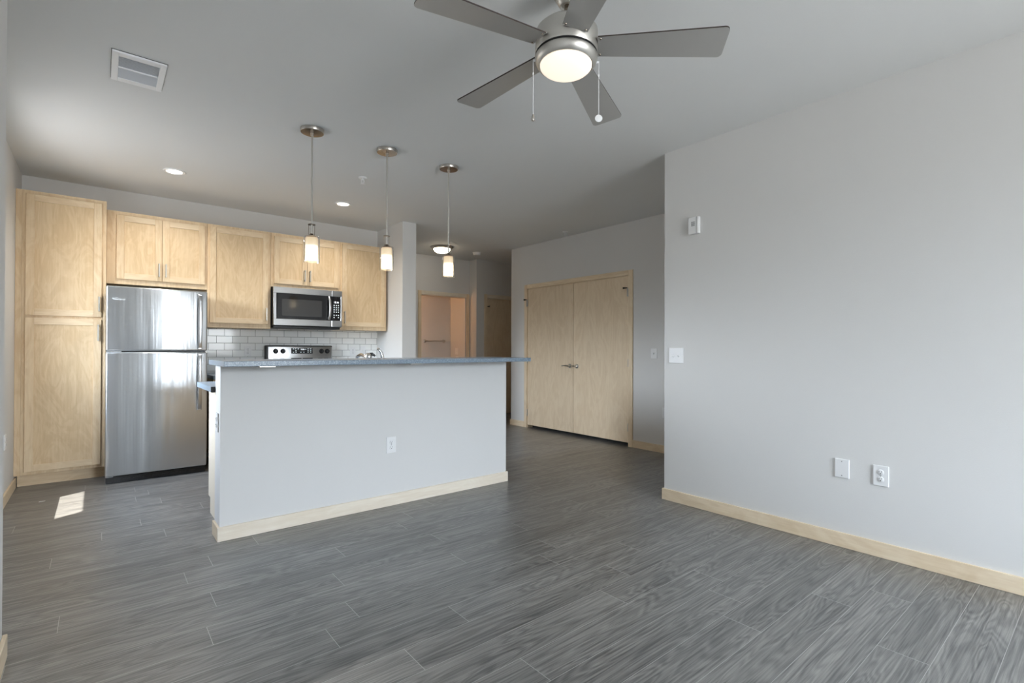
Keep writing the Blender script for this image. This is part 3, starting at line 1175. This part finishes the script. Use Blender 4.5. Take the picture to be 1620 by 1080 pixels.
for (u, v) in ((0.1, 0.85), (0.2, 0.85), (0.32, 0.85), (0.66, 0.8), (0.78, 0.85), (0.9, 0.85), (0.1, 0.25), (0.22, 0.25), (0.21, 0.5), (0.44, 0.25), (0.58, 0.25), (0.78, 0.25), (0.9, 0.25), (0.78, 0.5), (0.9, 0.5)):
    b = MB()
    x, z = 1.742 + u * 0.247, 1.122 + v * 0.064
    b.box(x - 0.007, x + 0.007, BG - 0.0038, BG - 0.003, z - 0.003, z + 0.003)
    b.build('button', PRINT, dsp)
for (x0, x1) in ((1.742, 1.86), (1.872, 1.989)):
    b = MB()
    b.box(x0, x1, BG - 0.001, BG + 0.002, 1.058, 1.070)
    b.build('vent_slot', SLOT, t)
for x0 in (1.545, 1.615, 2.055, 2.125):
    b = MB()
    b.box(x0, x0 + 0.05, BG - 0.001, BG + 0.002, 1.062, 1.068)
    b.build('vent_slot', GREY_SLOT, t)


# ------------------------------------------------------------------ plates on the walls
def place(o, loc, rotz):
    o.location = loc
    o.rotation_euler = (0, 0, rotz)
    return o


ROT = {'-y': 0, '-x': -PI / 2, '+x': PI / 2, '+y': PI}


def local_thing(name, label, cat, loc, face, group=None):
    """things modelled facing -y at the origin, then turned to their wall"""
    o = thing(name, label, cat, (0, 0, 0), group)
    o['_loc'] = 0
    del o['_loc']
    return o


def plate_mesh(w=0.073, h=0.117):
    b = MB()
    b.box(-w / 2, w / 2, -0.0075, 0, -h / 2, h / 2, 0.003, 2)
    return b


def outlet(loc, face, label, group='outlet plates', w=0.076, h=0.117):
    o = local_thing('outlet', label, 'outlet', loc, face, group)
    plate_mesh(w, h).build('plate', WHITE, o)
    for z in (0.020, -0.020):
        b = MB()
        b.lathe([(0, 0), (0.0165, 0), (0.0165, 0.002), (0.015, 0.003), (0, 0.003)], (0, -0.0074, z), mtx=Matrix.Rotation(PI / 2, 4, 'X'), seg=24)
        r = b.build('receptacle', WHITE, o, 40)
        for x in (-0.006, 0.006):
            b = MB()
            b.box(x - 0.0012, x + 0.0012, -0.0112, -0.010, z + 0.001, z + 0.009)
            b.build('slot', GREY_SLOT, r)
        b = MB()
        b.cyl((0, -0.0108, z - 0.0065), 0.0028, -0.0004, 0.0006, 'y', 10)
        b.build('slot', SLOT, r)
    b = MB()
    b.cyl((0, -0.0078, 0), 0.003, -0.0005, 0.0008, 'y', 10)
    b.build('screw', GREY_SLOT, o)
    return place(o, loc, ROT[face])


def switch(loc, face, label, n=1, group='switch plates', w=None, h=0.117):
    w = w or (0.073 if n == 1 else 0.119)
    o = local_thing('light_switch', label, 'switch', loc, face, group)
    plate_mesh(w, h).build('plate', WHITE, o)
    for i in range(n):
        x = (i - (n - 1) / 2) * 0.046
        b = MB()
        s = 1 if i % 2 else -1
        b.prism([(-0.0072, -0.012), (-0.0072, 0.012), (-0.0085, 0.012), (-0.020, 0.006 * s + 0.004), (-0.020, 0.006 * s - 0.004), (-0.0085, -0.012)], x - 0.0055, x + 0.0055, 'x', 0.001)
        b.build('toggle', WHITE, o)
        for z in (-0.03, 0.03):
            b = MB()
            b.cyl((x, -0.0078, z), 0.0026, -0.0004, 0.0008, 'y', 10)
            b.build('screw', WHITE, o)
    return place(o, loc, ROT[face])


switch((3.468, 2.2035, 1.139), '-x', 'double toggle switch plate near the corner of the right wall', 2, w=0.125, h=0.119)
switch((4.992, 3.466, 1.138), '-x', 'single switch plate right of the double closet doors', 1, w=0.085)
outlet((4.992, 3.312, 0.460), '-x', 'outlet low on the closet wall, half behind the right wall corner')
outlet((3.468, 0.8815, 0.466), '-x', 'duplex outlet low on the right wall')
o = local_thing('blank_plate', 'white blank plate low on the right wall left of the outlet', 'wall plate', None, None)
plate_mesh(0.077, 0.113).build('plate', WHITE, o)
for z in (-0.042, 0.042):
    b = MB()
    b.cyl((0, -0.0078, z), 0.0028, -0.0004, 0.0008, 'y', 10)
    b.build('screw', GREY_SLOT, o)
place(o, (3.468, 1.0765, 0.473), ROT['-x'])
outlet((1.7085, PY0, 0.458), '-y', 'duplex outlet in the middle of the half wall under the bar', w=0.079, h=0.122)
outlet((PX0, 3.605, 0.722), '-x', 'outlet plate on the narrow left end of the half wall', w=0.075)
outlet((XK, 5.35, 0.470), '+x', 'outlet on the kitchen side wall left of the pantry')
outlet((1.300, YB - 0.008, 1.152), '-y', 'outlet in the tile backsplash left of the range', w=0.072)
outlet((2.520, YB - 0.008, 1.143), '-y', 'outlet in the tile backsplash just right of the range', w=0.072)
switch((2.652, YB - 0.008, 1.155), '-y', 'switch plate in the tile backsplash near the right wall end', 1)
switch((4.975, 7.62, 1.138), '-x', 'switch plate inside the bathroom doorway', 1, w=0.10)
outlet((4.975, 7.60, 0.99), '-x', 'outlet plate below the bathroom switch, half behind the bar top')

# door chime / sensor box high on the right wall
t = local_thing('door_chime', 'white ribbed chime box high on the right wall near its corner', 'door chime', None, None)
b = MB()
b.box(-0.042, 0.042, -0.030, 0, -0.063, 0.063, 0.004, 2)
b.build('cover', WHITE, t)
b = MB()
for i in range(5):
    b.box(-0.016, 0.014, -0.0312, -0.0298, -0.004 + i * 0.007, -0.001 + i * 0.007)
b.build('grille', GREY_SLOT, t)
b = MB()
b.box(0.024, 0.027, -0.0305, -0.0298, -0.062, 0.062)
b.build('seam', GREY_SLOT, t)
place(t, (3.468, 2.0465, 2.118), ROT['-x'])

# towel bar in the bathroom
t = thing('towel_bar', 'metal towel bar on the bathroom wall seen through the doorway', 'towel bar', (4.63, 7.835, 1.29))
b = MB()
for x in (4.437, 4.826):
    b.box(x - 0.018, x + 0.018, 7.822, 7.8345, 1.290, 1.350, 0.004, 2)
    b.box(x - 0.008, x + 0.008, 7.775, 7.822, 1.307, 1.333, 0.003, 1)
b.build('post', NICKEL, t)
b = MB()
b.tube([(4.437, 7.782, 1.320), (4.826, 7.782, 1.320)], 0.009, 12)
b.build('bar', NICKEL, t, 60)

# ------------------------------------------------------------------ pendants
pend = thing('pendant_light', 'glass cylinder pendant light over the bar, nearest the refrigerator', 'pendant light', (1.160, 3.66, 1.797), 'pendant lights over the bar')
cx, cy = 1.160, 3.66
b = MB()
b.lathe([(0, H), (0.079, H), (0.079, H - 0.022), (0.077, H - 0.025), (0.020, H - 0.0255)], (cx, cy, 0), seg=48)
b.mat(1)
b.lathe([(0.0765, H - 0.0252), (0.020, H - 0.0275), (0, H - 0.0275)], (cx, cy, 0), seg=48)
b.mat(0)
b.lathe([(0.012, H - 0.027), (0.012, H - 0.045), (0, H - 0.045)], (cx, cy, 0), seg=20)
b.build('canopy', [NICKEL, BRONZE], pend, 40)
b = MB()
b.cyl((cx, cy, 0), 0.0065, 2.0, H - 0.04, 'z', 14)
b.cyl((cx, cy, 0), 0.0078, 2.36, 2.40, 'z', 14)
b.build('rod', NICKEL_SATIN, pend, 60)
b = MB()
b.cyl((cx, cy, 0), 0.025, 2.062, 2.067, 'z', 24)
for sx in (-1, 1):
    b.tube([(cx + sx * 0.021 * rt.x, cy + sx * 0.021 * rt.y, 2.064), (cx + sx * 0.021 * rt.x, cy + sx * 0.021 * rt.y, 1.985)], 0.0017, 6)
b.lathe([(0.0, 2.0), (0.012, 2.0), (0.016, 1.992), (0.030, 1.984), (0.030, 1.980), (0, 1.980)], (cx, cy, 0), seg=24)
b.build('cage', BRONZE, pend, 40)
b = MB()
b.lathe([(0.0, 1.976), (0.038, 1.972), (0.0405, 1.969), (0.0415, 1.960), (0.0415, 1.815), (0.0390, 1.815), (0.0390, 1.955), (0, 1.962)], (cx, cy, 0), seg=40)
b.build('inner_shade', OPAL, pend, 60)
b = MB()
b.lathe([(0.020, 1.980), (0.050, 1.980), (0.0545, 1.976), (0.0545, 1.797), (0.0520, 1.797), (0.0520, 1.974), (0.020, 1.977)], (cx, cy, 0), seg=40)
b.build('outer_glass', GLASS, pend, 60)
copy_thing(pend, (1.733, 3.66, 1.797), 'glass cylinder pendant light over the middle of the bar')
copy_thing(pend, (2.300, 3.66, 1.797), 'glass cylinder pendant light over the bar, nearest the closet doors')

# ------------------------------------------------------------------ ceiling fan
FCX, FCY, FCZ = 1.5213, 1.4955, 2.465
# the fan hangs very slightly off plumb on its ball joint
hr = Vector((math.cos(YAW), -math.sin(YAW), 0))
hf = Vector((math.sin(YAW), math.cos(YAW), 0))
TILT = Matrix.Rotation(-0.0418, 4, hr) @ Matrix.Rotation(0.0277, 4, hf)
FT = Matrix.Translation((FCX, FCY, FCZ)) @ TILT @ Matrix.Translation((-FCX, -FCY, -FCZ))
ax_up = TILT @ Vector((0, 0, 1))
KX, KY = FCX + ax_up.x * 0.2, FCY + ax_up.y * 0.2
fan = thing('ceiling_fan', 'satin nickel five-blade ceiling fan with a lit round lens', 'ceiling fan', (FCX, FCY, 2.359))


def fbuild(b, name, mats, par, smooth=None):
    b.bm.transform(FT)
    return b.build(name, mats, par, smooth)


b = MB()
b.lathe([(0, H), (0.068, H), (0.068, H - 0.02), (0.060, H - 0.055), (0.042, H - 0.085), (0.034, H - 0.098), (0.030, H - 0.100), (0.024, H - 0.094), (0, H - 0.094)], (KX, KY, 0), seg=40)
b.build('canopy', NICKEL_SATIN, fan, 40)
b = MB()
b.cyl((FCX, FCY, 0), 0.0125, 2.55, H - 0.088, 'z', 16)
b.lathe([(0, 2.60), (0.022, 2.60), (0.027, 2.58), (0.03, 2.56), (0, 2.56)], (FCX, FCY, 0), seg=24)
fbuild(b, 'downrod', BRONZE, fan, 40)
b = MB()
b.lathe([(0, 2.566), (0.055, 2.566), (0.095, 2.558), (0.116, 2.542), (0.118, 2.536)], (FCX, FCY, 0), seg=64)
b.lathe([(0.124, 2.531), (0.131, 2.527), (0.132, 2.522), (0.132, 2.433), (0.130, 2.430)], (FCX, FCY, 0), seg=64)
b.lathe([(0.130, 2.421), (0.132, 2.418), (0.132, 2.412), (0.129, 2.401), (0.121, 2.389), (0.114, 2.384), (0.110, 2.384), (0.110, 2.399), (0, 2.399)], (FCX, FCY, 0), seg=64)
b.mat(1)
b.lathe([(0.118, 2.537), (0.1185, 2.530), (0.126, 2.530)], (FCX, FCY, 0), seg=64)
b.lathe([(0.131, 2.431), (0.1255, 2.429), (0.1255, 2.422), (0.131, 2.420)], (FCX, FCY, 0), seg=64)
fbuild(b, 'motor_housing', [NICKEL_SATIN, SLOT], fan, 35)
b = MB()
b.lathe([(0.1095, 2.391), (0.1085, 2.380), (0.100, 2.372), (0.082, 2.366), (0.05, 2.361), (0, 2.359)], (FCX, FCY, 0), seg=56)
fbuild(b, 'lens', LENS, fan, 60)
TH = -0.8358
DROOP = 0.0301


def blade(k):
    a = TH + k * 2 * PI / 5
    r0, r1 = 0.131, 0.6435
    wv = lambda r: 0.0519 + (0.0786 - 0.0519) * (r - 0.12) / 0.54
    w1 = wv(r1)
    cr = 0.020
    pts = [(r0, -wv(r0))]
    for q in range(7):
        g = -PI / 2 + q * PI / 2 / 6
        pts.append((r1 - cr + cr * math.cos(g), -w1 + cr + cr * math.sin(g)))
    for q in range(7):
        g = q * PI / 2 / 6
        pts.append((r1 - cr + cr * math.cos(g), w1 - cr + cr * math.sin(g)))
    pts.append((r0, wv(r0)))
    M = Matrix.Translation((FCX, FCY, FCZ)) @ Matrix.Rotation(a, 4, 'Z') @ Matrix.Rotation(DROOP, 4, 'Y') @ Matrix.Rotation(-0.1524, 4, 'X')
    b = MB()
    b.prism(pts, -0.003, 0.003, 'z', 0, M)
    for f in b.bm.faces:
        if len(f.verts) == 4:
            f.material_index = 1
    o = fbuild(b, 'blade', [BLADE, BLADE_EDGE], fan)
    q = MB()
    q.prism([(0.118, -0.044), (0.155, -0.044), (0.155, 0.044), (0.118, 0.044)], 0.0035, 0.008, 'z', 0.001, M)
    fbuild(q, 'blade_iron', NICKEL_SATIN, o)
    q = MB()
    for u, v in ((0.142, -0.042), (0.142, 0.042)):
        q.lathe([(0.0045, -0.0032), (0.0035, -0.005), (0, -0.0055)], (0, 0, 0), seg=10, mtx=M @ Matrix.Translation((u, v, 0)))
    fbuild(q, 'screw', BRONZE, o)
    return o


for k in range(5):
    blade(k)
for sgn, disc in ((-1, False), (1, True)):
    p0 = FT @ Vector((FCX + hr.x * sgn * 0.127, FCY + hr.y * sgn * 0.127, 2.404))
    p1 = FT @ Vector((FCX + hr.x * sgn * 0.139, FCY + hr.y * sgn * 0.139, 2.406))
    px, py = p1.x, p1.y
    zb2 = 2.178
    b = MB()
    b.cyl((px, py, 0), 0.0014, zb2, p1.z, 'z', 6)
    b.tube([p0, p1], 0.005, 8)
    b.cyl((px, py, 0), 0.003, p1.z - 0.062, p1.z - 0.054, 'z', 8)
    ch = b.build('pull_chain', WHITE_METAL, fan, 60)
    b = MB()
    if disc:
        yaw = Matrix.Rotation(-YAW, 4, 'Z') @ Matrix.Rotation(PI / 2, 4, 'X')
        b.lathe([(0, -0.002), (0.015, -0.002), (0.016, 0), (0.015, 0.002), (0, 0.002)], (px, py, zb2 - 0.015), seg=24, mtx=yaw)
    else:
        b.lathe([(0, 0.030), (0.004, 0.026), (0.0065, 0.018), (0.0075, 0.006), (0.006, 0), (0, 0)], (px, py, zb2 - 0.026), seg=14)
    b.build('chain_pull', [WHITE_METAL if disc else NICKEL], ch, 60)

# ------------------------------------------------------------------ ceiling fixtures
can = thing('recessed_light', 'round recessed ceiling light above the refrigerator', 'recessed light', (0.50, 5.312, H), 'recessed kitchen lights')
b = MB()
b.lathe([(0.058, 0), (0.062, -0.006), (0.080, -0.007), (0.086, -0.003), (0.086, 0.0)], (0.50, 5.312, H), seg=48)
b.build('trim_ring', WHITE_METAL, can, 60)
b = MB()
b.lathe([(0.060, -0.004), (0.04, -0.006), (0, -0.0065)], (0.50, 5.312, H), seg=40)
b.build('lens', CANLENS, can, 60)


def lamp(name, kind, loc, energy, col, radius, rot=(0, 0, 0), **kw):
    l = bpy.data.lights.new(name, kind)
    l.energy, l.color, l.shadow_soft_size = energy, col, radius
    for k_, v_ in kw.items():
        setattr(l, k_, v_)
    o = bpy.data.objects.new(name, l)
    COL.objects.link(o)
    o.location, o.rotation_euler = loc, rot
    return o


for lx, ly in ((0.50, 5.312), (2.02, 5.337)):
    lamp('can_lamp', 'SPOT', (lx, ly, H - 0.012), 54, (1.0, 0.95, 0.88), 0.05, spot_size=2.6, spot_blend=0.8)
copy_thing(can, (2.02, 5.337, H), 'round recessed ceiling light in front of the microwave')

t = thing('flush_light', 'round flush ceiling light with a glowing dome in the hall', 'ceiling light', (4.047, 6.625, H))
b = MB()
b.lathe([(0, 0), (0.175, 0), (0.178, -0.006), (0.172, -0.012), (0.150, -0.030), (0.128, -0.032), (0.128, -0.01), (0, -0.01)], (4.047, 6.625, H), seg=56)
b.build('pan', NICKEL, t, 40)
b = MB()
b.lathe([(0.130, -0.026), (0.126, -0.045), (0.11, -0.066), (0.08, -0.085), (0.04, -0.096), (0, -0.1)], (4.047, 6.625, H), seg=48)
b.build('dome', DOME, t, 60)

b = MB()
t = thing('smoke_detector', 'white round smoke detector on the hall ceiling', 'smoke detector', (4.725, 6.655, H))
b.lathe([(0, 0), (0.072, 0), (0.072, -0.010), (0, -0.010)], (4.725, 6.655, H), seg=40)
b.build('base', WHITE, t, 40)
b = MB()
b.lathe([(0.060, -0.010), (0.060, -0.030), (0.054, -0.040), (0.02, -0.043), (0, -0.043)], (4.725, 6.655, H), seg=40)
b.build('cover', WHITE, t, 40)

spr = thing('fire_sprinkler', 'white pendent fire sprinkler on the ceiling behind the middle pendant light', 'sprinkler', (1.846, 4.40, H), 'ceiling sprinklers')
b = MB()
b.lathe([(0, 0), (0.038, 0), (0.038, -0.003), (0.030, -0.009), (0.014, -0.010)], (1.846, 4.40, H), seg=32)
b.build('escutcheon', WHITE, spr, 40)
b = MB()
b.lathe([(0.011, -0.008), (0.011, -0.022), (0, -0.022)], (1.846, 4.40, H), seg=16)
for s_ in (-1, 1):
    ex, ey = s_ * rt.x, s_ * rt.y
    b.tube([(1.846 + ex * 0.010, 4.40 + ey * 0.010, H - 0.02), (1.846 + ex * 0.013, 4.40 + ey * 0.013, H - 0.032), (1.846 + ex * 0.003, 4.40 + ey * 0.003, H - 0.054)], 0.0028, 8)
b.build('frame', WHITE, spr, 50)
b = MB()
b.cyl((1.846, 4.40, H), 0.019, -0.059, -0.055, 'z', 20)
b.build('deflector', WHITE, spr, 40)
copy_thing(spr, (4.775, 4.695, H), 'white pendent fire sprinkler on the ceiling above the closet doors')

# ceiling supply vent
VX0, VX1, VY0, VY1 = 0.040, 0.279, 3.333, 3.693
t = thing('air_vent', 'white rectangular supply vent in the ceiling near the left wall', 'vent', ((VX0 + VX1) / 2, (VY0 + VY1) / 2, H))
b = MB()
zv = H - 0.012
b.box(VX0, VX0 + 0.030, VY0, VY1, zv, H, 0.002, 1)
b.box(VX1 - 0.030, VX1, VY0, VY1, zv, H, 0.002, 1)
b.box(VX0 + 0.03, VX1 - 0.03, VY0, VY0 + 0.045, zv, H, 0.002, 1)
b.box(VX0 + 0.03, VX1 - 0.03, VY1 - 0.045, VY1, zv, H, 0.002, 1)
b.box(VX0 + 0.03, VX1 - 0.03, (VY0 + VY1) / 2 - 0.004, (VY0 + VY1) / 2 + 0.004, zv, H, 0.001, 1)
b.build('frame', WHITE_METAL, t)
b = MB()
for i in range(21):
    y = VY0 + 0.050 + i * (VY1 - VY0 - 0.10) / 20
    sgn = 1 if y < (VY0 + VY1) / 2 else -1
    M = Matrix.Translation(((VX0 + VX1) / 2, y, H - 0.006)) @ Matrix.Rotation(math.radians(14) * sgn, 4, 'X')
    b.prism([(-0.090, -0.006), (0.090, -0.006), (0.090, 0.008), (-0.090, 0.008)], -0.0006, 0.0006, 'z', 0, M)
b.build('louvres', plain('grey_white_enamel', lin(214, 218, 223), 0.45), t)
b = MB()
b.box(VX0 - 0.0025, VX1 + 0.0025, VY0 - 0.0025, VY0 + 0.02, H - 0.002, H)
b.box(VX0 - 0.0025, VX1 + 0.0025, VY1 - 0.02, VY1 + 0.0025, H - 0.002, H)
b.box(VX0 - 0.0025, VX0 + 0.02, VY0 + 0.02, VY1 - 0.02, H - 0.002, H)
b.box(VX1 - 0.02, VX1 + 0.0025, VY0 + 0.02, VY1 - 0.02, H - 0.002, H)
b.build('gasket_or_shadow_line', SLOT, t)  # dark rim painted in as the shadow line around the vent frame
b = MB()
b.box(VX0 + 0.028, VX1 - 0.028, VY0 + 0.04, VY1 - 0.04, H - 0.0012, H - 0.0004)
b.build('damper', WHITE_METAL, t)

# paper scrap on the floor
b = MB()
b.prism([(-0.356, 5.272), (-0.322, 5.280), (-0.318, 5.292), (-0.350, 5.288)], 0.0005, 0.002, 'z')
tag(b.build('paper_scrap', PAPER), 'tiny white paper scrap on the floor in front of the pantry', 'scrap')

# bathroom lamp (out of sight left of the doorway)
t = thing('vanity_light', 'small bathroom wall lamp hidden left of the doorway', 'light', (3.45, 7.65, 1.75))
b = MB()
b.lathe([(0, 0.07), (0.05, 0.055), (0.055, 0), (0.04, -0.04), (0, -0.05)], (3.50, 7.65, 1.75), seg=20)
b.build('globe', emit('bath_globe', (1.0, 0.50, 0.22, 1), 75), t, 60)
b = MB()
b.box(3.4005, 3.45, 7.60, 7.70, 1.70, 1.80, 0.004, 1)
b.build('bracket', NICKEL, t)
